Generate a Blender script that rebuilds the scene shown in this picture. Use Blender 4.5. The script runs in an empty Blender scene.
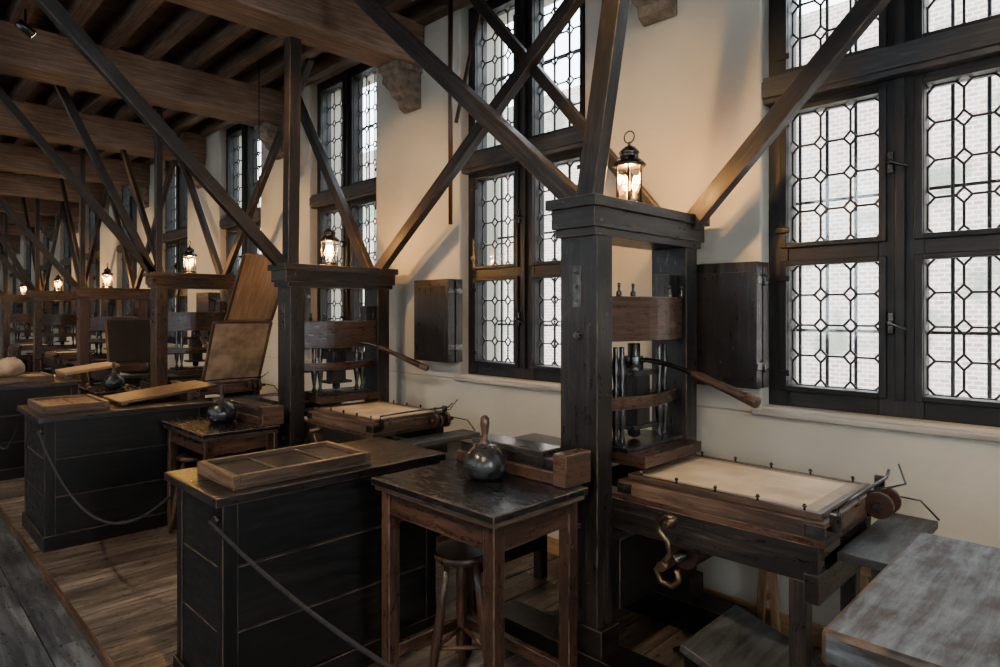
import bpy, math, random
from mathutils import Vector, Matrix
random.seed(7)
W=3.26
S=2.33
WC=[-0.77-S*k for k in range(-1,11)]
BX=[-1.95-S*k for k in range(-2,11)]
XMIN=-26.0; XMAX=4.0; YS=-4.2; CEIL=4.08; PE=.80

# ---------------------------------------------------------------- materials
def nt(name):
    m=bpy.data.materials.new(name); m.use_nodes=True
    n=m.node_tree.nodes; l=m.node_tree.links
    return m,n,l,n['Principled BSDF']
def ramp(n,stops):
    r=n.new('ShaderNodeValToRGB'); e=r.color_ramp.elements
    while len(e)<len(stops): e.new(0.5)
    for i,(p,c) in enumerate(stops):
        e[i].position=p; e[i].color=(c[0],c[1],c[2],1)
    return r
def wood(name,dark,mid,light,rough=0.5,bump=0.35,su=1.6,sv=26,spec=0.5,coat=0.0,cracks=False,scuff=.35):
    m,n,l,b=nt(name)
    tc=n.new('ShaderNodeTexCoord')
    mp=n.new('ShaderNodeMapping'); mp.inputs['Scale'].default_value=(su,sv,1)
    l.new(tc.outputs['UV'],mp.inputs[0])
    g=n.new('ShaderNodeTexNoise'); g.inputs['Scale'].default_value=1.6; g.inputs['Detail'].default_value=9; g.inputs['Roughness'].default_value=.7; g.inputs['Distortion'].default_value=.6
    l.new(mp.outputs[0],g.inputs[0])
    c=n.new('ShaderNodeTexNoise'); c.inputs['Scale'].default_value=1.3 if not cracks else 7; c.inputs['Detail'].default_value=4 if not cracks else 9
    l.new(tc.outputs['UV'],c.inputs[0])
    mx=n.new('ShaderNodeMath'); mx.operation='MULTIPLY_ADD'; mx.inputs[1].default_value=.55
    ad=n.new('ShaderNodeMath'); ad.operation='MULTIPLY'; ad.inputs[1].default_value=.45
    l.new(c.outputs[0],ad.inputs[0]); l.new(g.outputs[0],mx.inputs[0]); l.new(ad.outputs[0],mx.inputs[2])
    r=ramp(n,[(.36,dark),(.5,mid),(.64,light)] if not cracks else [(.43,dark),(.48,mid),(.60,light)])
    l.new(mx.outputs[0],r.inputs[0])
    mp2=n.new('ShaderNodeMapping'); mp2.inputs['Scale'].default_value=(5,16,1); l.new(tc.outputs['UV'],mp2.inputs[0])
    s=n.new('ShaderNodeTexNoise'); s.inputs['Scale'].default_value=2.2; s.inputs['Detail'].default_value=10; s.inputs['Roughness'].default_value=.75; l.new(mp2.outputs[0],s.inputs[0])
    sr=ramp(n,[(.57,(0,0,0)),(.70,(scuff,scuff,scuff))]); l.new(s.outputs[0],sr.inputs[0])
    mc=n.new('ShaderNodeMix'); mc.data_type='RGBA'; l.new(sr.outputs[0],mc.inputs[0]); l.new(r.outputs[0],mc.inputs[6])
    mc.inputs[7].default_value=(min(1,light[0]*1.5),min(1,light[1]*1.5),min(1,light[2]*1.5),1)
    l.new(mc.outputs[2],b.inputs['Base Color'])
    rr=n.new('ShaderNodeMapRange'); rr.inputs[1].default_value=.3; rr.inputs[2].default_value=.7
    rr.inputs[3].default_value=max(0.05,rough-.15); rr.inputs[4].default_value=min(1,rough+.2)
    l.new(s.outputs[0],rr.inputs[0]); l.new(rr.outputs[0],b.inputs['Roughness'])
    bp=n.new('ShaderNodeBump'); bp.inputs['Strength'].default_value=bump; bp.inputs['Distance'].default_value=.006
    l.new(mx.outputs[0],bp.inputs['Height']); l.new(bp.outputs[0],b.inputs['Normal'])
    b.inputs['Specular IOR Level'].default_value=spec
    return m
def plain(name,c1,c2,rough=.5,metal=0,scale=8,bump=.1,dist=.004,coat=0):
    m,n,l,b=nt(name)
    tc=n.new('ShaderNodeTexCoord')
    g=n.new('ShaderNodeTexNoise'); g.inputs['Scale'].default_value=scale; g.inputs['Detail'].default_value=6
    l.new(tc.outputs['Object'],g.inputs[0])
    r=ramp(n,[(.35,c1),(.65,c2)]); l.new(g.outputs[0],r.inputs[0]); l.new(r.outputs[0],b.inputs['Base Color'])
    b.inputs['Roughness'].default_value=rough; b.inputs['Metallic'].default_value=metal
    bp=n.new('ShaderNodeBump'); bp.inputs['Strength'].default_value=bump; bp.inputs['Distance'].default_value=dist
    l.new(g.outputs[0],bp.inputs['Height']); l.new(bp.outputs[0],b.inputs['Normal'])
    if coat: b.inputs['Coat Weight'].default_value=coat
    return m
M={}
M['press']=wood('press_dark_wood',(.0035,.003,.003),(.0125,.0095,.0085),(.062,.046,.038),.33,.6)
M['brown']=wood('press_brown_wood',(.010,.005,.0035),(.040,.019,.012),(.12,.062,.038),.30,.5)
M['red']=wood('redbrown_wood',(.016,.007,.004),(.058,.025,.015),(.14,.065,.036),.34,.4)
M['black']=wood('black_painted_wood',(.002,.002,.0023),(.005,.0048,.005),(.022,.0175,.015),.40,.4,spec=.38)
M['blacktop']=wood('black_table_top',(.004,.004,.005),(.009,.009,.010),(.022,.021,.020),.20,.15,scuff=.08)
M['beam']=wood('ceiling_beam_oak',(.045,.027,.018),(.14,.088,.060),(.30,.20,.14),.65,.7)
M['joist']=wood('ceiling_joist_oak',(.030,.018,.012),(.09,.056,.038),(.20,.13,.09),.7,.5)
M['brace']=wood('brace_wood',(.004,.0035,.0033),(.013,.010,.009),(.058,.043,.035),.40,.5,spec=.45)
M['pale']=wood('pale_wood',(.18,.10,.05),(.34,.20,.10),(.50,.32,.18),.5,.3)
M['worn']=wood('worn_brown_wood',(.018,.009,.006),(.066,.037,.024),(.22,.135,.085),.38,.6)
M['weather']=wood('weathered_greybrown_wood',(.030,.020,.016),(.054,.062,.072),(.155,.18,.205),.55,1.0,1.6,14,cracks=True,scuff=.5)
M['greydark']=wood('dark_grey_worn_wood',(.012,.012,.013),(.035,.037,.040),(.10,.105,.11),.5,.7,1.6,14)
M['floor_p']=wood('platform_floor_boards',(.018,.014,.0115),(.085,.066,.053),(.27,.215,.175),.32,.8,1.2,14,scuff=.6)
M['floor_a']=wood('aisle_floor_boards',(.016,.018,.021),(.062,.068,.076),(.19,.20,.215),.32,.8,1.2,16,scuff=.5)
M['frame']=wood('window_frame_wood',(.003,.003,.0035),(.0075,.0077,.0085),(.028,.027,.027),.40,.3,spec=.4)
M['transom']=wood('transom_wood',(.012,.012,.014),(.038,.038,.040),(.10,.10,.10),.5,.6)
M['sill']=wood('sill_wood',(.22,.20,.17),(.36,.33,.29),(.5,.46,.40),.5,.2)
M['edge']=plain('worn_edge_wood',(.020,.013,.010),(.15,.10,.068),.4,0,14,.2)
M['iron']=plain('black_iron',(.03,.03,.03),(.13,.125,.12),.27,.9,20)
M['lead']=plain('lead_came',(.012,.013,.015),(.028,.028,.032),.55,.3,20,.0)
M['brass']=plain('aged_bronze',(.09,.06,.038),(.22,.15,.085),.34,.9,14)
M['leather']=plain('ink_ball_leather',(.007,.007,.008),(.035,.036,.038),.24,0,22,.4,.006)
M['stone']=plain('corbel_stone',(.10,.08,.06),(.24,.19,.145),.85,0,14,.9,.02)
M['parch']=plain('parchment',(.46,.30,.16),(.72,.52,.32),.6,0,5,.3,.01)
M['parchd']=plain('parchment_edge',(.21,.145,.09),(.42,.30,.19),.6,0,7,.3,.01)
M['slate']=plain('slate_stone',(.016,.016,.017),(.045,.045,.045),.2,0,6,.1)
M['rope']=plain('black_rope',(.004,.004,.005),(.012,.012,.014),.85,0,60,.4)
M['paper']=plain('label_paper',(.5,.42,.3),(.6,.52,.4),.7,0,9,0)
M['candle']=plain('candle_wax',(.7,.6,.4),(.8,.7,.5),.5,0,9,0)
m,n,l,b=nt('wall_plaster'); tc=n.new('ShaderNodeTexCoord')
g=n.new('ShaderNodeTexNoise'); g.inputs['Scale'].default_value=1.2; g.inputs['Detail'].default_value=8
l.new(tc.outputs['Object'],g.inputs[0]); r=ramp(n,[(.3,(.42,.39,.33)),(.7,(.56,.525,.445))]); l.new(g.outputs[0],r.inputs[0]); l.new(r.outputs[0],b.inputs['Base Color'])
g2=n.new('ShaderNodeTexNoise'); g2.inputs['Scale'].default_value=7; g2.inputs['Detail'].default_value=9; l.new(tc.outputs['Object'],g2.inputs[0])
bp=n.new('ShaderNodeBump'); bp.inputs['Strength'].default_value=.5; bp.inputs['Distance'].default_value=.015; l.new(g2.outputs[0],bp.inputs['Height']); l.new(bp.outputs[0],b.inputs['Normal'])
b.inputs['Roughness'].default_value=.85; M['plaster']=m
m=bpy.data.materials.new('window_glass'); m.use_nodes=True; n=m.node_tree.nodes; l=m.node_tree.links; n.clear()
o=n.new('ShaderNodeOutputMaterial'); t=n.new('ShaderNodeBsdfTransparent'); t.inputs[0].default_value=(.94,.97,.98,1)
gl=n.new('ShaderNodeBsdfGlossy'); gl.inputs['Roughness'].default_value=.08; mx=n.new('ShaderNodeMixShader'); mx.inputs[0].default_value=.06
l.new(t.outputs[0],mx.inputs[1]); l.new(gl.outputs[0],mx.inputs[2]); l.new(mx.outputs[0],o.inputs[0]); M['glass']=m
m,n,l,b=nt('courtyard_brick'); tc=n.new('ShaderNodeTexCoord')
mp=n.new('ShaderNodeMapping'); mp.inputs['Rotation'].default_value=(math.radians(90),0,0); l.new(tc.outputs['Object'],mp.inputs[0])
br=n.new('ShaderNodeTexBrick'); br.inputs['Scale'].default_value=3.2; br.inputs['Color1'].default_value=(.30,.20,.165,1); br.inputs['Color2'].default_value=(.44,.34,.28,1); br.inputs['Mortar'].default_value=(.60,.57,.53,1); br.inputs['Mortar Size'].default_value=.03
l.new(mp.outputs[0],br.inputs[0])
g=n.new('ShaderNodeTexNoise'); g.inputs['Scale'].default_value=.7; g.inputs['Detail'].default_value=10; l.new(tc.outputs['Object'],g.inputs[0])
r=ramp(n,[(.52,(0,0,0)),(.60,(.85,.85,.85))]); l.new(g.outputs[0],r.inputs[0])
mc=n.new('ShaderNodeMix'); mc.data_type='RGBA'; l.new(r.outputs[0],mc.inputs[0]); l.new(br.outputs[0],mc.inputs[6]); mc.inputs[7].default_value=(.15,.17,.12,1)
l.new(mc.outputs[2],b.inputs['Base Color']); b.inputs['Roughness'].default_value=.9; M['brick']=m
M['ground']=plain('courtyard_ground',(.3,.3,.28),(.45,.44,.40),.9,0,2)
def emis(name,c,s):
    m=bpy.data.materials.new(name); m.use_nodes=True; b=m.node_tree.nodes['Principled BSDF']
    b.inputs['Emission Color'].default_value=(*c,1); b.inputs['Emission Strength'].default_value=s; b.inputs['Base Color'].default_value=(*c,1); return m
M['flame']=emis('candle_flame_bulb',(1,.36,.07),50)
M['spot']=emis('spot_lens',(1,.8,.55),12)

# ---------------------------------------------------------------- mesh builder
class MB:
    def __init__(s): s.v=[];s.f=[];s.m=[];s.uv=[];s.sm=[];s.mats=[]
    def mi(s,k):
        if k not in s.mats: s.mats.append(k)
        return s.mats.index(k)
    def face(s,idx,mat,uvs,smooth=False):
        s.f.append(idx); s.m.append(s.mi(mat)); s.uv.append(uvs); s.sm.append(smooth)
    def hexa(s,P,mat,dims,axis_long=2):
        b=len(s.v); s.v+= [tuple(p) for p in P]
        dx,dy,dz=dims; ou=random.uniform(0,60); ov=random.uniform(0,60)
        L=[(0,0,0),(dx,0,0),(dx,dy,0),(0,dy,0),(0,0,dz),(dx,0,dz),(dx,dy,dz),(0,dy,dz)]
        la=[dx,dy,dz].index(max(dx,dy,dz)); ot=[i for i in range(3) if i!=la]
        for q,nax in (((0,3,2,1),2),((4,5,6,7),2),((0,1,5,4),1),((2,3,7,6),1),((1,2,6,5),0),((3,0,4,7),0)):
            uv=[]
            for i in q:
                p=L[i]
                if nax==la: uv.append((ou+p[ot[0]],ov+p[ot[1]]))
                else:
                    o=[a for a in ot if a!=nax][0]
                    uv.append((ou+p[la],ov+p[o]+(.37 if nax==ot[0] else 0)))
            s.face([b+i for i in q],mat,uv)
    def box(s,a,c,mat):
        x0,y0,z0=[min(a[i],c[i]) for i in range(3)]; x1,y1,z1=[max(a[i],c[i]) for i in range(3)]
        s.hexa([(x0,y0,z0),(x1,y0,z0),(x1,y1,z0),(x0,y1,z0),(x0,y0,z1),(x1,y0,z1),(x1,y1,z1),(x0,y1,z1)],mat,(x1-x0,y1-y0,z1-z0))
    def beam(s,p0,p1,w,h,mat,w1=None,h1=None,up=(0,0,1)):
        p0=Vector(p0);p1=Vector(p1);d=(p1-p0);L=d.length;d.normalize()
        u=Vector(up)
        if abs(d.dot(u))>.98: u=Vector((1,0,0))
        sx=d.cross(u).normalized(); sy=sx.cross(d).normalized()
        w1=w if w1 is None else w1; h1=h if h1 is None else h1
        P=[]
        for p,a,b in ((p0,w,h),(p1,w1,h1)):
            for i,j in ((-1,-1),(1,-1),(1,1),(-1,1)): P.append(p+sx*(a/2*i)+sy*(b/2*j))
        s.hexa(P,mat,(w,h,L))
    def lathe(s,o,axis,prof,mat,seg=20,smooth=True):
        o=Vector(o);ax=Vector(axis).normalized(); t=Vector((1,0,0)) if abs(ax.x)<.9 else Vector((0,1,0))
        a=ax.cross(t).normalized(); c=ax.cross(a).normalized(); b=len(s.v); ou=random.uniform(0,50)
        for r,z in prof:
            for k in range(seg):
                th=2*math.pi*k/seg; p=o+ax*z+(a*math.cos(th)+c*math.sin(th))*max(r,.0004); s.v.append(tuple(p))
        for i in range(len(prof)-1):
            for k in range(seg):
                k2=(k+1)%seg; R=.05
                uvs=[(ou+prof[i][1],k/seg*.3),(ou+prof[i][1],(k+1)/seg*.3),(ou+prof[i+1][1],(k+1)/seg*.3),(ou+prof[i+1][1],k/seg*.3)]
                s.face([b+i*seg+k,b+i*seg+k2,b+(i+1)*seg+k2,b+(i+1)*seg+k],mat,uvs,smooth)
        e=b+(len(prof)-1)*seg
        s.face([b+k for k in range(seg)][::-1],mat,[(ou,0)]*seg); s.face([e+k for k in range(seg)],mat,[(ou,0)]*seg)
    def cyl(s,p0,p1,r,mat,r1=None,seg=14,smooth=True):
        d=Vector(p1)-Vector(p0); s.lathe(p0,d,[(r,0),(r if r1 is None else r1,d.length)],mat,seg,smooth)
    def tube(s,pts,r,mat,seg=8):
        pts=[Vector(p) for p in pts]; b=len(s.v); prev=None; nn=len(pts); ou=random.uniform(0,50)
        rs=r if isinstance(r,list) else [r]*nn
        for i,p in enumerate(pts):
            d=(pts[min(i+1,nn-1)]-pts[max(i-1,0)]).normalized()
            if prev is None:
                t=Vector((0,0,1)) if abs(d.z)<.9 else Vector((1,0,0)); a=d.cross(t).normalized()
            else: a=(prev-d*prev.dot(d)).normalized()
            prev=a; c=d.cross(a)
            for k in range(seg):
                th=2*math.pi*k/seg; s.v.append(tuple(p+(a*math.cos(th)+c*math.sin(th))*rs[i]))
        for i in range(nn-1):
            for k in range(seg):
                k2=(k+1)%seg
                s.face([b+i*seg+k,b+i*seg+k2,b+(i+1)*seg+k2,b+(i+1)*seg+k],mat,[(ou+i*.05,k*.02),(ou+i*.05,k*.02+.02),(ou+i*.05+.05,k*.02+.02),(ou+i*.05+.05,k*.02)],True)
        e=b+(nn-1)*seg
        s.face([b+k for k in range(seg)][::-1],mat,[(ou,0)]*seg); s.face([e+k for k in range(seg)],mat,[(ou,0)]*seg)
    def prism(s,poly,z0,z1,mat,axis=2):
        def P(a,c,z): return (a,c,z) if axis==2 else ((a,z,c) if axis==1 else (z,a,c))
        b=len(s.v); k=len(poly); ou=random.uniform(0,50)
        s.v+=[P(a,c,z0) for a,c in poly]+[P(a,c,z1) for a,c in poly]; acc=0
        for i in range(k):
            j=(i+1)%k; L=math.dist(poly[i],poly[j])
            s.face([b+i,b+j,b+k+j,b+k+i],mat,[(ou+acc,0),(ou+acc+L,0),(ou+acc+L,z1-z0),(ou+acc,z1-z0)]); acc+=L
        s.face([b+i for i in range(k)][::-1],mat,[(ou+poly[i][1],poly[i][0]) for i in range(k)][::-1])
        s.face([b+k+i for i in range(k)],mat,[(ou+poly[i][1],poly[i][0]) for i in range(k)])
    def mesh(s,name):
        me=bpy.data.meshes.new(name); me.from_pydata(s.v,[],s.f)
        for k in s.mats: me.materials.append(M[k])
        uvl=me.uv_layers.new(name='UVMap')
        flat=[]
        for u in s.uv: flat+= [c for p in u for c in p]
        uvl.data.foreach_set('uv',flat)
        me.polygons.foreach_set('material_index',s.m); me.polygons.foreach_set('use_smooth',s.sm)
        me.validate(); me.update()
        import bmesh
        bm=bmesh.new(); bm.from_mesh(me); bmesh.ops.recalc_face_normals(bm,faces=bm.faces); bm.to_mesh(me); bm.free()
        return me
    def obj(s,name,parent=None,bevel=0,origin=None,edge=False):
        me=s.mesh(name); return link(name,me,parent,bevel,edge=edge)
def link(name,me,parent=None,bevel=0,loc=(0,0,0),edge=False):
    o=bpy.data.objects.new(name,me); bpy.context.scene.collection.objects.link(o); o.location=loc
    if parent: o.parent=parent
    if bevel:
        md=o.modifiers.new('bev','BEVEL'); md.width=bevel; md.segments=2; md.limit_method='ANGLE'; md.angle_limit=math.radians(50)
        if edge: me.materials.append(M['edge']); md.material=len(me.materials)-1
    return o
def empty(name,loc=(0,0,0)):
    e=bpy.data.objects.new(name,None); e.empty_display_size=.1; bpy.context.scene.collection.objects.link(e); e.location=loc; return e

# ---------------------------------------------------------------- room shell
b=MB(); y=YS
while y<PE-.03:
    x=XMIN-random.uniform(0,2)
    while x<XMAX:
        L=random.uniform(2.4,4); b.box((max(x,XMIN),y+.003,-.09),(min(x+L-.004,XMAX),min(y+.217,PE+.0),-.045),'floor_a'); x+=L
    y+=.22
b.box((XMIN,YS,-.14),(XMAX,PE+.005,-.09),'black')
b.obj('floor_aisle')
b=MB(); x=XMIN
while x<XMAX:
    b.box((x+.003,PE+.02,-.04),(min(x+.207,XMAX),W,-random.uniform(0,.003)),'floor_p'); x+=.21
b.box((XMIN,PE,-.09),(XMAX,PE+.02,.0),'worn'); b.box((XMIN,PE+.02,-.14),(XMAX,W,-.04),'black')
b.obj('floor',bevel=.003)
b=MB(); t=.5
b.box((XMIN,W,-.14),(XMAX,W+t,1.08),'plaster')
b.box((XMIN,W,3.96),(XMAX,W+t,4.4),'plaster')
e=[XMAX]
for c in WC: e+= [c+.6,c-.6]
e.append(XMIN)
for i in range(0,len(e),2):
    if e[i]>e[i+1]: b.box((e[i+1],W,1.08),(e[i],W+t,3.96),'plaster')
b.obj('wall_north',bevel=.012)
SC=[2.2-2.8*k for k in range(10)]
b=MB(); b.box((XMIN,YS-t,-.14),(XMAX,YS,1.08),'plaster'); b.box((XMIN,YS-t,3.96),(XMAX,YS,4.4),'plaster')
e=[XMAX]
for c in SC: e+= [c+.6,c-.6]
e.append(XMIN)
for i in range(0,len(e),2): b.box((e[i+1],YS-t,1.08),(e[i],YS,3.96),'plaster')
b.obj('wall_south')
b=MB(); b.box((XMIN-.2,YS-.2,-.14),(XMIN,W+t,4.4),'plaster'); b.obj('wall_west')
EC=[-2.6,0.6]
b=MB(); b.box((XMAX,YS-t,-.14),(XMAX+.5,W+t,1.08),'plaster'); b.box((XMAX,YS-t,3.96),(XMAX+.5,W+t,4.4),'plaster')
e=[YS-t]
for c in EC: e+=[c-.6,c+.6]
e.append(W+t)
for i in range(0,len(e),2): b.box((XMAX,e[i],1.08),(XMAX+.5,e[i+1],3.96),'plaster')
b.obj('wall_east')
b=MB(); b.box((XMIN,W-.025,0),(XMAX,W-.001,.10),'pale'); b.obj('baseboard_north',bevel=.004)
b=MB(); x=XMIN
while x<XMAX:
    b.box((x+.003,YS,CEIL),(x+.247,W,CEIL+.03),'joist'); x+=.25
b.box((XMIN,YS,CEIL+.03),(XMAX,W,4.4),'joist')
b.obj('ceiling')
b=MB(); y=YS+.1
while y<W-.05:
    b.box((XMIN,y,3.93),(XMAX,y+.11,CEIL+.005),'joist'); y+=.33
b.obj('ceiling_joists',bevel=.008)
for i,x in enumerate(BX):
    b=MB(); b.box((x-.16,YS,3.60),(x+.16,W-.001,3.95),'beam'); b.obj('ceiling_beam',bevel=.02)
    b=MB(); q=.74; W_=W-.001; prof=[(W_,3.56),(W-.34*q,3.56),(W-.34*q,3.54),(W-.31*q,3.50),(W-.29*q,3.45),(W-.22*q,3.42),(W-.20*q,3.38),(W-.12*q,3.35),(W-.10*q,3.30),(W-.03*q,3.27),(W_,3.27)]
    b.prism(prof,x-.11,x+.11,'stone',axis=0)
    b.box((x-.13,W-.36*q,3.55),(x+.13,W_,3.599),'stone'); b.cyl((x-.12,W-.27*q,3.49),(x+.12,W-.27*q,3.49),.036,'stone'); b.cyl((x-.115,W-.15*q,3.395),(x+.115,W-.15*q,3.395),.028,'stone')
    b.obj('stone_corbel',bevel=.01)
# ---------------------------------------------------------------- windows
fb=MB(); Y0,Y1=.09,.20
for x0,x1 in ((-.6,-.5),(-.09,.09),(.5,.6)): fb.box((x0,Y0,1.12),(x1,Y1,3.96),'frame')
for z0,z1 in ((1.12,1.226),(1.84,1.945),(2.617,2.70),(2.78,2.83),(3.86,3.96)):
    for x0,x1 in ((-.5,-.09),(.09,.5)): fb.box((x0,Y0+.004,z0),(x1,Y1-.004,z1),'frame')
fb.box((-.6,.02,2.665),(.6,Y1+.02,2.80),'transom'); fb.box((-.6,.0,2.69),(.6,.03,2.775),'transom')
fb.box((-.02,Y0-.025,1.2),(.02,Y0+.01,2.66),'frame'); fb.box((-.02,Y0-.025,2.8),(.02,Y0+.01,3.94),'frame')
for z0,z1 in ((1.2,1.86),(1.925,2.64),(2.81,3.88)):
    for x0,x1 in ((-.535,-.055),(.055,.535)):
        w=.032
        fb.box((x0,Y0-.018,z0),(x0+w,Y0+.005,z1),'frame'); fb.box((x1-w,Y0-.018,z0),(x1,Y0+.005,z1),'frame')
        fb.box((x0+w,Y0-.018,z0),(x1-w,Y0+.005,z0+w*.8),'frame'); fb.box((x0+w,Y0-.018,z1-w*.8),(x1-w,Y0+.005,z1),'frame')
        for zz in (z0+.09,z1-.09):
            fb.box((x0-.02 if x0<0 else x1-.05,Y0-.026,zz-.015),(x0+.05 if x0<0 else x1+.02,Y0-.016,zz+.015),'frame')
for z in (1.55,2.28):
    fb.box((-.045,Y0-.04,z-.05),(-.02,Y0-.02,z+.05),'iron'); fb.cyl((-.03,Y0-.07,z),(-.03,Y0-.03,z),.012,'iron'); fb.beam((-.03,Y0-.065,z),(.04,Y0-.055,z-.03),.012,.012,'iron')
fme=fb.mesh('window_frame')
lb=MB(); gb=MB(); YL=.15
def lattice(x0,x1,z0,z1,nc,nr):
    cw=(x1-x0)/nc; ch=(z1-z0)/nr; d=.030; e=.034; th=.010
    seg=lambda a,c:lb.beam((a[0],YL,a[1]),(c[0],YL,c[1]),th,.008,'lead',up=(.0,1,.0))
    ins=lambda p:x0-1e-4<=p[0]<=x1+1e-4 and z0-1e-4<=p[1]<=z1+1e-4
    for i in range(nc+1):
        for j in range(nr+1):
            x=x0+i*cw; z=z0+j*ch
            D=[(x+d,z),(x,z+e),(x-d,z),(x,z-e)]
            for k in range(4):
                if ins(D[k]) and ins(D[(k+1)%4]): seg(D[k],D[(k+1)%4])
            if i<nc: seg((x+d,z),(x+cw-d,z))
            if j<nr: seg((x,z+e),(x,z+ch-e))
    gb.box((x0,YL+.004,z0),(x1,YL+.007,z1),'glass')
for x0,x1 in ((-.5,-.09),(.09,.5)):
    lattice(x0,x1,1.226,1.84,3,4); lattice(x0,x1,1.945,2.617,3,4); lattice(x0,x1,2.83,3.86,3,6)
lme=lb.mesh('lead_lattice'); gme=gb.mesh('glass_panes')
ib=MB()
for k in range(9): x=-.56+.14*k; ib.cyl((x,.42,1.08),(x,.42,3.96),.009,'lead',seg=8)
for z in (1.5,2.2,2.9,3.5): ib.box((-.6,.415,z-.008),(.6,.425,z+.008),'lead')
ime=ib.mesh('outside_bars')
sb=MB(); sb.box((-.6,.0,1.08),(.6,.5,1.12),'plaster'); sb.box((-.64,-.035,1.075),(.64,.02,1.105),'sill'); sme=sb.mesh('sill')
hb=MB()
for yy in (-.07,-.15):
    hb.box((-.97,yy,1.22),(-.56,yy+.066,1.85),'press')
    hb.box((-.975,yy+.0,1.22),(-.965,yy+.066,1.85),'brown')
hb.box((-.93,-.154,1.27),(-.60,-.148,1.80),'press')
for z in (1.33,1.76):
    hb.box((-.563,-.15,z-.02),(-.555,-.005,z+.02),'iron'); hb.cyl((-.555,-.078,z-.03),(-.555,-.078,z+.03),.008,'iron',seg=8)
hme=hb.mesh('window_shutter')
def window(nm,loc,rz,bars=True):
    e=empty(nm,loc); e.rotation_euler=(0,0,rz)
    link('frame',fme,e,.004); link('lead_lattice',lme,e); link('glass_panes',gme,e); link('sill',sme,e,.008)
    if bars: link('iron_bars',ime,e)
    return e
k=0
for i,c in enumerate(WC):
    k+=1; window('window_%d'%k,(c,W,0),0)
    link('window_shutter',hme,None,.004,(c,W,0))
def fill_light(loc,rz,p,sy=2.84):  # added area lamp that brightens the interior from behind the camera
    l=bpy.data.lights.new('daylight','AREA'); l.shape='RECTANGLE'; l.size=1.2; l.size_y=sy; l.energy=p; l.color=(.92,.95,1)
    o=bpy.data.objects.new('daylight',l); bpy.context.scene.collection.objects.link(o); o.location=loc; o.rotation_euler=(math.radians(90),0,rz)
for c in SC:
    k+=1; window('window_%d'%k,(c,YS,0),math.pi,False); fill_light((c,YS-.46,2.54),math.pi,125)  # unseen south windows, made up to hold the fill lamps
for c in EC:
    k+=1; window('window_%d'%k,(XMAX,c,0),-math.pi/2,False); fill_light((XMAX+.46,c,2.54),math.pi/2,280)  # two more out-of-view windows added on the east wall for fill
# ---------------------------------------------------------------- exterior
b=MB(); b.box((-60,13,-3.5),(40,13.4,7.4),'brick'); 
b.obj('courtyard_facade')
b=MB(); b.box((-60,W+.5,-3.7),(40,14,-3.5),'ground'); b.obj('courtyard_ground')

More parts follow.
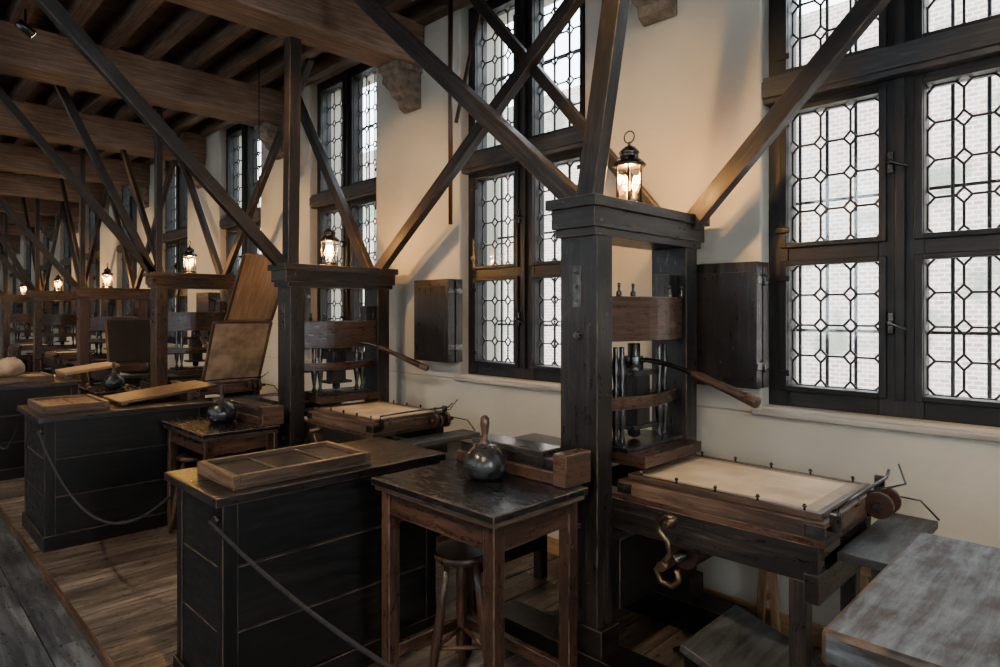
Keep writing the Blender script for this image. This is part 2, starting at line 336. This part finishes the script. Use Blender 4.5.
# ---------------------------------------------------------------- presses
BY=2.93
def catenary(p0,p1,sag,n=24):
    p0=Vector(p0);p1=Vector(p1); return [p0.lerp(p1,i/n)-Vector((0,0,sag*4*(i/n)*(1-i/n))) for i in range(n+1)]
def build_press(xf,H,wm,braces,tymp=None,bar=(.32,-.06,-.095)):
    E=empty('printing_press',(xf,2.6,0))
    def fin(mb,name,bev=.006,edge=True):
        o=mb.obj(name,E,bev,edge=edge); o.location=(-xf,-2.6,0); return o
    b=MB()
    for y0,y1 in ((2.2,2.31),(2.95,3.06)):
        b.box((xf-.2,y0,.14),(xf,y1,H-.14),wm)
        b.box((xf-.62,y0-.03,0),(xf+.26,y1+.03,.15),'black')
        b.box((xf-.23,y0-.012,.15),(xf+.03,y1+.012,.26),wm)
    b.box((xf-.21,2.175,H-.165),(xf+.01,3.085,H-.13),wm)
    b.box((xf-.215,2.155,H-.13),(xf+.02,3.105,H-.045),wm)
    b.box((xf-.235,2.135,H-.045),(xf+.04,3.125,H),wm)
    b.box((xf-.24,2.31,.32),(xf+.04,2.95,.62),'black')
    b.box((xf-.13,2.193,H-.47),(xf-.08,2.202,H-.29),'iron')
    for z in (H-.44,H-.38,H-.32): b.cyl((xf-.105,2.186,z),(xf-.105,2.2,z),.008,'iron',seg=8)
    b.box((xf-.13,2.945,H-.42),(xf-.07,2.951,H-.33),'paper')
    for z in (.68,1.5): 
        b.cyl((xf-.1,2.182,z),(xf-.1,2.2,z),.018,'iron',seg=6,smooth=False)
    fin(b,'frame',.006)
    b=MB(); n=12; pts=[]
    for i in range(n+1):
        a=i/n; pts.append((xf-.02+.085*math.sin(math.pi*a),2.312+.636*a))
    poly=[(xf-.22,2.948),(xf-.22,2.312)]+pts
    b.prism(poly,H-.62,H-.42,'brown' )
    for yy in (2.36,2.47,2.79,2.90): b.lathe((xf+.0,yy,H-.42),(0,0,1),[(.012,0),(.012,.02),(.006,.025),(.006,.045),(.010,.05),(.004,.06)],'iron',8)
    b.box((xf-.14,2.87,H-.42),(xf-.05,2.948,H-.30),wm)
    pts=[]; n=12
    for i in range(n+1):
        a=i/n; pts.append((xf-.05+.07*math.sin(math.pi*a),2.312+.636*a))
    b.prism([(p[0]-.03,p[1]) for p in pts[::-1]]+pts,1.16,1.215,'brown')
    b.box((xf-.17,2.312,1.14),(xf-.10,2.948,1.20),wm)
    fin(b,'head_and_till',.004)
    b=MB(); sx,sy=xf-.10,2.63
    b.lathe((sx,sy,1.0),(0,0,1),[(.012,0),(.03,.01),(.03,.06),(.045,.08),(.045,.14),(.028,.16),(.024,.26),(.04,.28),(.045,.33),(.04,.37),(.03,.39),(.03,.45)],'iron',18)
    b.box((sx-.055,sy-.055,1.06),(sx+.055,sy+.055,1.30),'press')
    b.box((sx-.07,sy-.10,1.30),(sx+.07,sy+.10,1.325),'iron'); b.box((sx-.07,sy-.10,1.05),(sx+.07,sy+.10,1.07),'iron')
    for dy in (-.16,-.21,.16,.21):
        for dx in (.04,):
            b.lathe((sx+dx,sy+dy*1.0,.985),(0,0,1),[(.012,0),(.018,.02),(.010,.05),(.020,.12),(.024,.17),(.012,.22),(.018,.25),(.010,.28),(.020,.36),(.012,.42),(.012,.455)],'iron',10)
    b.box((sx-.09,sy-.24,.975),(sx+.13,sy+.24,.995),'iron')
    b.box((sx-.19,sy-.25,.925),(sx+.22,sy+.25,.975),'brown')
    d=Vector(bar); L=d.length; hd=Vector((d.x,d.y,0)).normalized()
    s0=Vector((sx,sy,1.36)); s1=s0+hd*.34+Vector((0,0,-.025))
    b.tube([s0,s0+hd*.08+Vector((0,0,.015)),s0+hd*.2+Vector((0,0,.005)),s0+hd*.30+Vector((0,0,-.015)),s1,s1+d*.12],.012,'iron')
    b.lathe(s1,d,[(.010,0),(.016,.02),(.020,.05),(.017,.09),(.020,.2),(.024,L*.85)],'brown',14)
    b.lathe(s1+d.normalized()*(L*.85),d,[(.024,0),(.025,L*.14),(.01,L*.16)],'worn',14)
    b.cyl((sx,sy,1.33),(sx,sy,1.39),.045,'iron')
    fin(b,'screw_and_bar',.003,False)
    b=MB()
    for y0,y1 in ((2.325,2.385),(2.875,2.935)):
        b.box((xf-1.0,y0,.66),(xf+.84,y1,.79),'press')
        for xx in (xf+.74,xf-.97): b.box((xx,y0,0),(xx+.06,y1,.66),'press')
    for xx in (xf+.745,xf-.965): b.box((xx,2.385,.18),(xx+.05,2.875,.25),'press')
    b.box((xf+.80,2.30,.60),(xf+.85,2.96,.70),'press')
    b.box((xf-.98,2.34,.79),(xf-.24,2.92,.83),'blacktop'); b.box((xf-.95,2.40,.83),(xf-.40,2.86,.875),'slate')
    b.box((xf+.86,2.45,.72),(xf+1.04,3.10,.75),'greydark')
    for yy in (2.48,3.04): b.box((xf+.96,yy,0),(xf+1.0,yy+.045,.72),'press')
    x0,x1,ya,yb=xf+.02,xf+.86,2.325,2.945
    b.box((x0,ya,.79),(x1,yb,.815),'brown')
    b.box((x0,ya,.815),(x1,ya+.05,.875),'worn'); b.box((x0,yb-.05,.815),(x1,yb,.875),'worn')
    b.box((x0,ya+.05,.815),(x0+.05,yb-.05,.875),'worn'); b.box((x1-.05,ya+.05,.815),(x1,yb-.05,.875),'worn')
    b.box((x0+.05,ya+.05,.815),(x1-.05,yb-.05,.87),'slate')
    for xx,yy in ((x0,ya),(x1,ya),(x0,yb),(x1,yb)):
        sxn=1 if xx==x0 else -1; syn=1 if yy==ya else -1
        b.box((xx-.004*sxn,yy-.004*syn,.82),(xx+.07*sxn,yy+.0*syn,.865),'iron'); b.box((xx-.004*sxn,yy,.82),(xx,yy+.07*syn,.865),'iron')
    fin(b,'carriage',.004)
    b=MB()
    if tymp is None:
        X0,X1,Y0_,Y1_=x0+.03,x1-.02,ya+.03,yb-.03
        fr=.022; z=.877
        b.box((X0,Y0_,z),(X1,Y0_+fr,z+.022),'worn'); b.box((X0,Y1_-fr,z),(X1,Y1_,z+.022),'worn'); b.box((X0,Y0_+fr,z),(X0+fr,Y1_-fr,z+.022),'worn'); b.box((X1-fr,Y0_+fr,z),(X1,Y1_-fr,z+.022),'worn')
        N=14;base=len(b.v)
        for i in range(N+1):
            for j in range(N+1):
                u=i/N;v=j/N; q=.004*math.sin(u*9+v*4)+.003*math.sin(v*13)
                b.v.append((X0+fr+(X1-X0-2*fr)*u,Y0_+fr+(Y1_-Y0_-2*fr)*v,z+.018+q*math.sin(math.pi*u)*math.sin(math.pi*v)))
        for i in range(N):
            for j in range(N):
                k=base+i*(N+1)+j; b.face([k,k+N+1,k+N+2,k+1],'parchd' if i in(0,N-1) or j in (0,N-1) else 'parch',[(0,0)]*4,True)
        for i in range(5):
            xx=X0+.06+i*(X1-X0-.12)/4
            for yy in (Y0_+.01,Y1_-.01): b.lathe((xx,yy,z+.02),(0,0,1),[(.005,0),(.004,.012),(.009,.016),(.004,.024)],'iron',8)
        for i in range(3):
            yy=Y0_+.1+i*.2
            b.tube([(X1,yy,z+.01),(X1+.03,yy,z+.03),(X1+.035,yy,z+.0),(X1+.01,yy,z-.02)],.004,'iron',6)
    else:
        hx=x1-.02
        def panel(pa,pb,ya_,yb_,mat):
            b.beam((pa[0],ya_,pa[1]),(pb[0],ya_,pb[1]),.025,.022,'worn'); b.beam((pa[0],yb_,pa[1]),(pb[0],yb_,pb[1]),.025,.022,'worn')
            for p in (pa,pb): b.beam((p[0],ya_,p[1]),(p[0],yb_,p[1]),.022,.025,'worn')
            b.beam((pa[0],(ya_+yb_)/2,pa[1]),(pb[0],(ya_+yb_)/2,pb[1]),yb_-ya_-.02,.006,mat)
        if tymp=='p':
            panel((hx,.89),(hx+.30,1.50),ya+.03,yb-.03,'parchd'); panel((hx+.30,1.52),(hx+.72,2.12),ya+.14,yb-.03,'pale')
            b.beam((hx+.72,2.6,2.12),(hx+.72,2.6,3.93),.006,.006,'iron')
        else:
            panel((hx,.89),(hx-.18,1.5),ya+.03,yb-.03,'black')
    fin(b,'tympan',.0)
    b=MB()
    rx=xf+.29
    b.cyl((rx,2.30,.60),(rx,2.95,.60),.022,'iron'); b.cyl((rx,2.40,.60),(rx,2.86,.60),.06,'brown')
    cr=[(.06,.79),(.02,.80),(-.02,.775),(-.015,.73),(.02,.70),(.03,.65),(.0,.61),(-.03,.575),(-.01,.535),(.04,.53),(.07,.56),(.06,.60)]
    b.tube([(rx+p[0]*1.0,2.24,p[1]) for p in cr],[.012]*12,'brass',10)
    b.cyl((rx,2.22,.60),(rx,2.32,.60),.02,'brass'); b.lathe((rx+.055,2.16,.79),(0,1,0),[(.012,0),(.018,.02),(.014,.06),(.009,.09)],'brass',12)
    ex=x1+.035
    b.tube([(ex,2.36,.88),(ex,2.36,.93),(ex,2.6,.935),(ex,2.93,.93),(ex+.0,2.97,.955)],.006,'iron',6)
    b.cyl((ex+.01,2.76,.85),(ex+.01,2.96,.85),.014,'iron')
    for yy,rr in ((2.78,.05),(2.83,.035),(2.88,.052)): b.cyl((ex+.01,yy,.85),(ex+.01,yy+.025,.85),rr,'brown',seg=18)
    b.tube([(ex+.01,2.95,.86),(ex+.10,3.02,.84),(ex+.16,3.04,.77)],.004,'iron',6)
    b.tube([(ex+.01,2.80,.91),(ex+.08,2.88,.93),(ex+.03,2.99,.98)],.004,'iron',6)
    b.box((x1,2.8,.8),(ex+.01,2.82,.9),'iron'); b.box((x1,2.37,.84),(ex,2.39,.9),'iron'); b.box((x1,2.9,.84),(ex,2.92,.94),'iron')
    fin(b,'rounce_and_ironwork',.0)
    b=MB()
    b.beam((xf+.30,2.60,.24),(xf+.68,2.60,.13),.50,.035,'greydark')
    for y0 in (2.38,2.78): b.prism([(xf+.30,0),(xf+.70,0),(xf+.70,.105),(xf+.30,.22)],y0,y0+.03,'black',axis=1)
    fin(b,'foot_step',.004)
    b=MB()
    for p0,p1,w,h in braces: b.beam(p0,p1,w*.8,h*.78,'brace')
    fin(b,'ceiling_braces',.004)
    return E
def std(xf,H):
    return [((xf-.1,2.25,H),(xf-.1,2.25,3.93),.08,.09),((xf-.1,2.2,H-.02),(xf-.1,.75,3.8),.07,.10),((xf-.15,BY,H-.02),(xf-1.7,BY,3.93),.07,.10),((xf-.05,BY,H-.02),(xf+1.9,BY,3.93),.07,.10),((xf-.15,2.3,H-.02),(xf-1.9,2.3,3.93),.06,.09)]
H1=2.09
build_press(-1.62,H1,'press',[
 ((-1.72,2.25,2.05),(-3.88,2.25,3.93),.09,.11),((-1.62,3.0,2.05),(.27,2.95,3.95),.08,.115),
 ((-1.75,2.98,2.05),(-3.38,2.98,3.93),.06,.09),((-1.68,2.22,2.07),(-1.36,2.22,3.93),.09,.12)])
build_press(-4.34,1.95,'press',[
 ((-4.44,2.25,1.93),(-4.40,2.25,3.61),.11,.12),((-4.44,2.2,1.93),(-4.42,.52,3.61),.08,.11),
 ((-4.5,2.98,1.93),(-5.95,2.98,3.93),.075,.11),((-4.38,2.98,1.93),(-2.05,2.92,3.6),.08,.11)],None,(.31,.24,-.17))
build_press(-7.3,2.02,'brown',std(-7.3,2.02)+[((-7.4,2.2,2.0),(-7.4,1.3,3.93),.07,.1)],'p')
build_press(-10.6,1.95,'red',std(-10.6,1.95),'d')
build_press(-13.9,1.98,'brown',std(-13.9,1.98)+[((-14,2.2,1.98),(-14,1.2,3.93),.07,.1)])
build_press(-17.4,1.98,'brown',std(-17.4,1.98))

# lanterns
def lantern(x,y,z):
    e=empty('candle_lantern',(x,y,z)); b=MB(); r=.062
    b.lathe((0,0,0),(0,0,1),[(.05,0),(.075,.0),(.078,.012),(.066,.02),(.066,.028)],'iron',6,False)
    for k in range(6):
        a=math.pi/3*k; c=(r*math.cos(a),r*math.sin(a)); b.cyl((c[0],c[1],.02),(c[0],c[1],.195),.0042,'iron',seg=6)
        a2=a+math.pi/3; d=(r*math.cos(a2),r*math.sin(a2))
        b.beam((c[0],c[1],.10),(d[0],d[1],.10),.003,.004,'iron')
    b.lathe((0,0,.19),(0,0,1),[(.072,0),(.080,.006),(.078,.014),(.062,.030),(.045,.042),(.043,.06),(.050,.066),(.046,.074),(.030,.092),(.012,.10),(.006,.108),(.01,.115),(.004,.12)],'iron',12)
    b.tube([(.028*math.cos(t),0,.332+.028*math.sin(t)) for t in [i*math.pi/8-math.pi/2 for i in range(17)]],.0035,'iron',6)
    for k in range(3):
        a=2*math.pi*k/3+.4; cx,cy=.027*math.cos(a),.027*math.sin(a)
        b.cyl((cx,cy,.02),(cx,cy,.075),.008,'candle',seg=10)
        b.lathe((cx,cy,.075),(0,0,1),[(.004,0),(.013,.014),(.016,.028),(.010,.052),(.001,.075)],'flame',10)
    b.obj('lantern_body',e)
    g=MB()
    for k in range(6):
        a=math.pi/3*k; a2=a+math.pi/3; q=r*.97
        g.beam((q*(math.cos(a)+math.cos(a2))/2,q*(math.sin(a)+math.sin(a2))/2,.03),(q*(math.cos(a)+math.cos(a2))/2,q*(math.sin(a)+math.sin(a2))/2,.18),.055,.0015,'glass',up=(math.cos((a+a2)/2),math.sin((a+a2)/2),0))
    g.obj('lantern_glass',e)
    l=bpy.data.lights.new('lantern_light','POINT'); l.energy=48; l.color=(1,.46,.12); l.shadow_soft_size=.03
    o=bpy.data.objects.new('lantern_light',l); bpy.context.scene.collection.objects.link(o); o.parent=e; o.location=(0,0,.15)
for xf,H in ((-1.62,H1),(-4.34,1.95),(-7.3,2.02),(-10.6,1.95),(-13.9,1.98),(-17.4,1.98)):
    lantern(xf-.08,2.56,H+.001)

# ---------------------------------------------------------------- benches
def bench(x0,x1,y0,y1,H=.9):
    b=MB(); X0,X1,Y0,Y1=x0+.04,x1-.04,y0+.04,y1-.03
    b.box((x0,y0,H-.035),(x1,y1,H),'press')
    b.box((X0+.02,Y0+.02,.04),(X1-.02,Y1-.02,H-.04),'black')
    nz=3; hz=(H-.035-.10)/nz
    for i in range(nz):
        z0=.10+i*hz; z1=z0+hz-.005
        b.box((X1-.02,Y0+.06,z0),(X1-.006,Y1-.06,z1),'black'); b.box((X0+.006,Y0+.06,z0),(X0+.02,Y1-.06,z1),'black')
        b.box((X0+.06,Y0+.006,z0),(X1-.06,Y0+.02,z1),'black'); b.box((X0+.06,Y1-.02,z0),(X1-.06,Y1-.006,z1),'black')
    for xx in (X0,X1-.06):
        for yy in (Y0,Y1-.06): b.box((xx,yy,0),(xx+.06,yy+.06,H-.035),'black')
    b.box((X0-.012,Y0-.012,0),(X1+.012,Y1+.012,.10),'black')
    b.cyl((X1-.03,Y0-.02,H-.10),(X1-.03,Y0,H-.10),.018,'iron')
    return b.obj('work_bench',bevel=.003,edge=True)
bench(-3.02,-2.44,.94,2.06); bench(-5.95,-5.12,.83,1.95); bench(-8.6,-7.6,.83,1.6); bench(-11.9,-10.9,.83,1.6); bench(-15.2,-14.2,.83,1.6)
def tray(x0,x1,y0,y1,z,fill='slate',mat='worn'):
    b=MB(); h=.055; w=.028
    b.box((x0,y0,z),(x1,y1,z+.012),mat)
    b.box((x0,y0,z+.012),(x1,y0+w,z+h),mat); b.box((x0,y1-w,z+.012),(x1,y1,z+h),mat); b.box((x0,y0+w,z+.012),(x0+w,y1-w,z+h),mat); b.box((x1-w,y0+w,z+.012),(x1,y1-w,z+h),mat)
    b.box((x0+w,y0+w,z+.012),(x1-w,y1-w,z+.04),fill)
    for yy in (y0+.2,y1-.2): b.box((x0+w,yy,z+.04),(x1-w,yy+.008,z+.048),mat)
    b.obj('type_tray',bevel=.003,edge=True)
tray(-2.88,-2.50,1.03,1.66,.901,'slate','worn'); tray(-5.85,-5.28,.88,1.28,.901,'worn','worn'); tray(-8.4,-7.8,.9,1.4,.901,'worn','worn')
b=MB(); b.beam((-5.56,1.36,.925),(-5.56,2.06,1.0),.5,.02,'worn'); b.box((-5.76,1.38,.9),(-5.36,1.42,.917),'worn'); b.box((-5.76,1.84,.9),(-5.36,1.88,.965),'worn'); b.obj('sloping_board',bevel=.003)
b=MB(); b.beam((-8.1,1.5,.96),(-8.1,2.0,1.02),.5,.03,'pale'); b.box((-8.3,1.5,.9),(-7.9,1.58,.95),'worn'); b.obj('sloping_board',bevel=.003)

def small_table(x0,x1,y0,y1,H,top='blacktop'):
    b=MB(); b.box((x0,y0,H-.03),(x1,y1,H),top); b.box((x0+.01,y0+.01,H-.05),(x1-.01,y1-.01,H-.03),'worn')
    L=.055
    for xx in (x0+.03,x1-.03-L):
        for yy in (y0+.03,y1-.03-L): b.box((xx,yy,0),(xx+L,yy+L,H-.05),'brown')
    b.box((x0+.085,y0+.04,H-.15),(x1-.085,y0+.06,H-.05),'brown'); b.box((x0+.085,y1-.06,H-.15),(x1-.085,y1-.04,H-.05),'brown')
    b.box((x0+.04,y0+.085,H-.15),(x0+.06,y1-.085,H-.05),'brown'); b.box((x1-.06,y0+.085,H-.15),(x1-.04,y1-.085,H-.05),'brown')
    b.box((x0+.05,y0+.085,.14),(x0+.08,y1-.085,.19),'brown'); b.box((x1-.08,y0+.085,.14),(x1-.05,y1-.085,.19),'brown')
    b.box((x0+.085,y1-.08,.14),(x1-.085,y1-.05,.19),'brown')
    b.obj('ink_table',bevel=.004,edge=True)
small_table(-2.30,-1.56,1.53,2.06,.9); small_table(-5.10,-4.30,1.57,2.10,.80)
small_table(-8.0,-7.3,1.65,2.12,.80)
def ink_block(x0,x1,y0,y1,z):
    b=MB(); b.box((x0,y0,z),(x1-.07,y1,z+.05),'brown'); b.box((x0+.02,y0+.01,z+.05),(x1-.08,y1-.01,z+.10),'press')
    b.box((x1-.07,y0-.01,z),(x1,y1+.01,z+.13),'brown'); b.box((x0+.1,y0+.005,z+.10),(x1-.14,y1-.005,z+.125),'slate'); b.obj('ink_block',bevel=.004,edge=True)
ink_block(-2.27,-1.6,1.98,2.12,.901); ink_block(-5.05,-4.34,2.0,2.14,.801)
def ink_ball(x,y,z,r=.085,mat='leather'):
    b=MB(); pr=[(.3*r,0),(.75*r,.08*r),(.95*r,.3*r),(r,.6*r),(.93*r,.95*r),(.7*r,1.3*r),(.4*r,1.5*r),(.25*r,1.58*r)]
    b.lathe((x,y,z),(0,0,1),pr,mat,28)
    b.lathe((x,y,z+1.5*r),(0,0,1),[(.022,0),(.024,.012),(.012,.022),(.014,.05),(.020,.09),(.018,.115),(.008,.125)],'brown',16)
    for k in range(14):
        a=2*math.pi*k/14; b.cyl((x+.5*r*math.cos(a),y+.5*r*math.sin(a),z+1.44*r),(x+.5*r*math.cos(a),y+.5*r*math.sin(a),z+1.5*r),.005,'brass',seg=6)
    b.obj('ink_ball')
ink_ball(-1.95,1.86,.901,.093); ink_ball(-4.72,1.86,.801,.10); ink_ball(-8.02,1.07,.956,.12,'parchd'); ink_ball(-7.6,1.88,.801,.10)
def stool(x,y,H,r=.115,rot=0.3):
    b=MB(); b.lathe((x,y,H-.035),(0,0,1),[(r*.9,0),(r,.008),(r,.027),(r*.93,.035)],'brown',28)
    ends=[]
    for k in range(3):
        a=rot+2*math.pi*k/3; p0=(x+r*.55*math.cos(a),y+r*.55*math.sin(a),H-.03); p1=(x+r*1.35*math.cos(a),y+r*1.35*math.sin(a),0)
        d=Vector(p1)-Vector(p0); L=d.length
        b.lathe(p0,d,[(.013,0),(.017,L*.3),(.022,L*.55),(.017,L*.8),(.014,L)],'brown',12); ends.append(Vector(p0).lerp(Vector(p1),.62))
    for k in range(3): b.cyl(ends[k],ends[(k+1)%3],.009,'brown',seg=8)
    b.obj('wooden_stool')
stool(-2.02,1.79,.60); stool(-4.93,1.74,.55)

b=MB(); b.box((-.5,1.5,.82),(-.02,2.4,.90),'weather'); b.box((-.015,1.5,.82),(.62,2.4,.90),'weather'); b.box((-.46,1.54,.72),(.58,2.36,.82),'worn')
for xx in (-.45,.49):
    for yy in (1.55,2.28): b.box((xx,yy,0),(xx+.08,yy+.08,.72),'press')
b.obj('weathered_table',bevel=.012,edge=True)
b=MB(); b.box((-1.34,3.12,.44),(-.80,3.225,.47),'pale')
for xx in (-1.30,-.86):
    b.beam((xx,3.14,.45),(xx-.03,3.14,0),.035,.035,'pale'); b.beam((xx,3.20,.45),(xx+.03,3.20,0),.035,.035,'pale'); b.beam((xx,3.14,.2),(xx,3.2,.2),.025,.03,'pale')
b.obj('small_trestle_bench',bevel=.003)
b=MB(); b.tube(catenary((-2.51,.945,.80),(-.25,.95,.82),.11),.007,'rope')
b.lathe((-.25,.95,0),(0,0,1),[(.13,0),(.13,.015),(.03,.03),(.016,.05),(.016,.82),(.028,.84),(.028,.87),(.01,.89)],'iron',18)
b.obj('rope_barrier')
b=MB(); b.tube(catenary((-5.19,.84,.80),(-2.99,.96,.80),.32),.007,'rope'); b.obj('barrier_rope')
b=MB(); b.tube(catenary((-7.66,.84,.80),(-5.92,.84,.80),.34),.007,'rope'); b.obj('barrier_rope')
b=MB(); b.cyl((-3.62,3.1,2.25),(-3.62,3.1,3.94),.016,'red',r1=.02); b.obj('hanging_pole')
b=MB(); b.beam((-3.58,3.12,3.0),(-3.26,3.12,3.94),.012,.03,'brown'); b.obj('hanging_lath')

# ---------------------------------------------------------------- ceiling spots
def spot(x,y,z,target,power,size=70,col=(1,.60,.22)):
    e=empty('ceiling_spotlight',(x,y,z)); d=(Vector(target)-Vector((x,y,z))).normalized()
    b=MB(); b.cyl(-d*.06,d*.06,.035,'iron'); b.cyl(d*.0601,d*.062,.028,'spot'); b.cyl((0,0,0),(0,0,3.93-z),.008,'iron',seg=8)
    b.obj('spot_body',e)
    l=bpy.data.lights.new('spot_lamp','SPOT'); l.energy=power; l.color=col; l.spot_size=math.radians(size); l.spot_blend=.9; l.shadow_soft_size=.04
    o=bpy.data.objects.new('spot_lamp',l); bpy.context.scene.collection.objects.link(o); o.parent=e; o.location=d*.08
    o.rotation_euler=d.to_track_quat('-Z','Y').to_euler()
for i,x in enumerate(BX[:9]):
    spot(x+.55,.9,3.78,(x-.05,W,2.3),220,48)
    spot(x-.6,-.6,3.78,(x-.9,1.8,.4),330,64,(1,.78,.52))

# ---------------------------------------------------------------- daylight
w=bpy.data.worlds.new('overcast'); bpy.context.scene.world=w; w.use_nodes=True
bg=w.node_tree.nodes['Background']; bg.inputs[0].default_value=(.88,.94,1,1); bg.inputs[1].default_value=12
for c in WC[:7]:
    l=bpy.data.lights.new('window_portal','AREA'); l.shape='RECTANGLE'; l.size=1.2; l.size_y=2.84; l.cycles.is_portal=True
    o=bpy.data.objects.new('window_portal',l); bpy.context.scene.collection.objects.link(o); o.location=(c,W+.45,2.54); o.rotation_euler=(math.radians(-90),0,0)
l=bpy.data.lights.new('sun','SUN'); l.energy=4; l.angle=.1; l.color=(1,.96,.9)
o=bpy.data.objects.new('sun',l); bpy.context.scene.collection.objects.link(o); o.rotation_euler=(math.radians(32),0,math.radians(20))

c=bpy.data.cameras.new('camera'); c.lens=23.04; c.sensor_width=36; c.shift_y=-.0215; c.clip_start=.05
o=bpy.data.objects.new('camera',c); bpy.context.scene.collection.objects.link(o); o.location=(0,0,1.6); o.rotation_euler=(math.radians(90),0,math.radians(45))
bpy.context.scene.camera=o
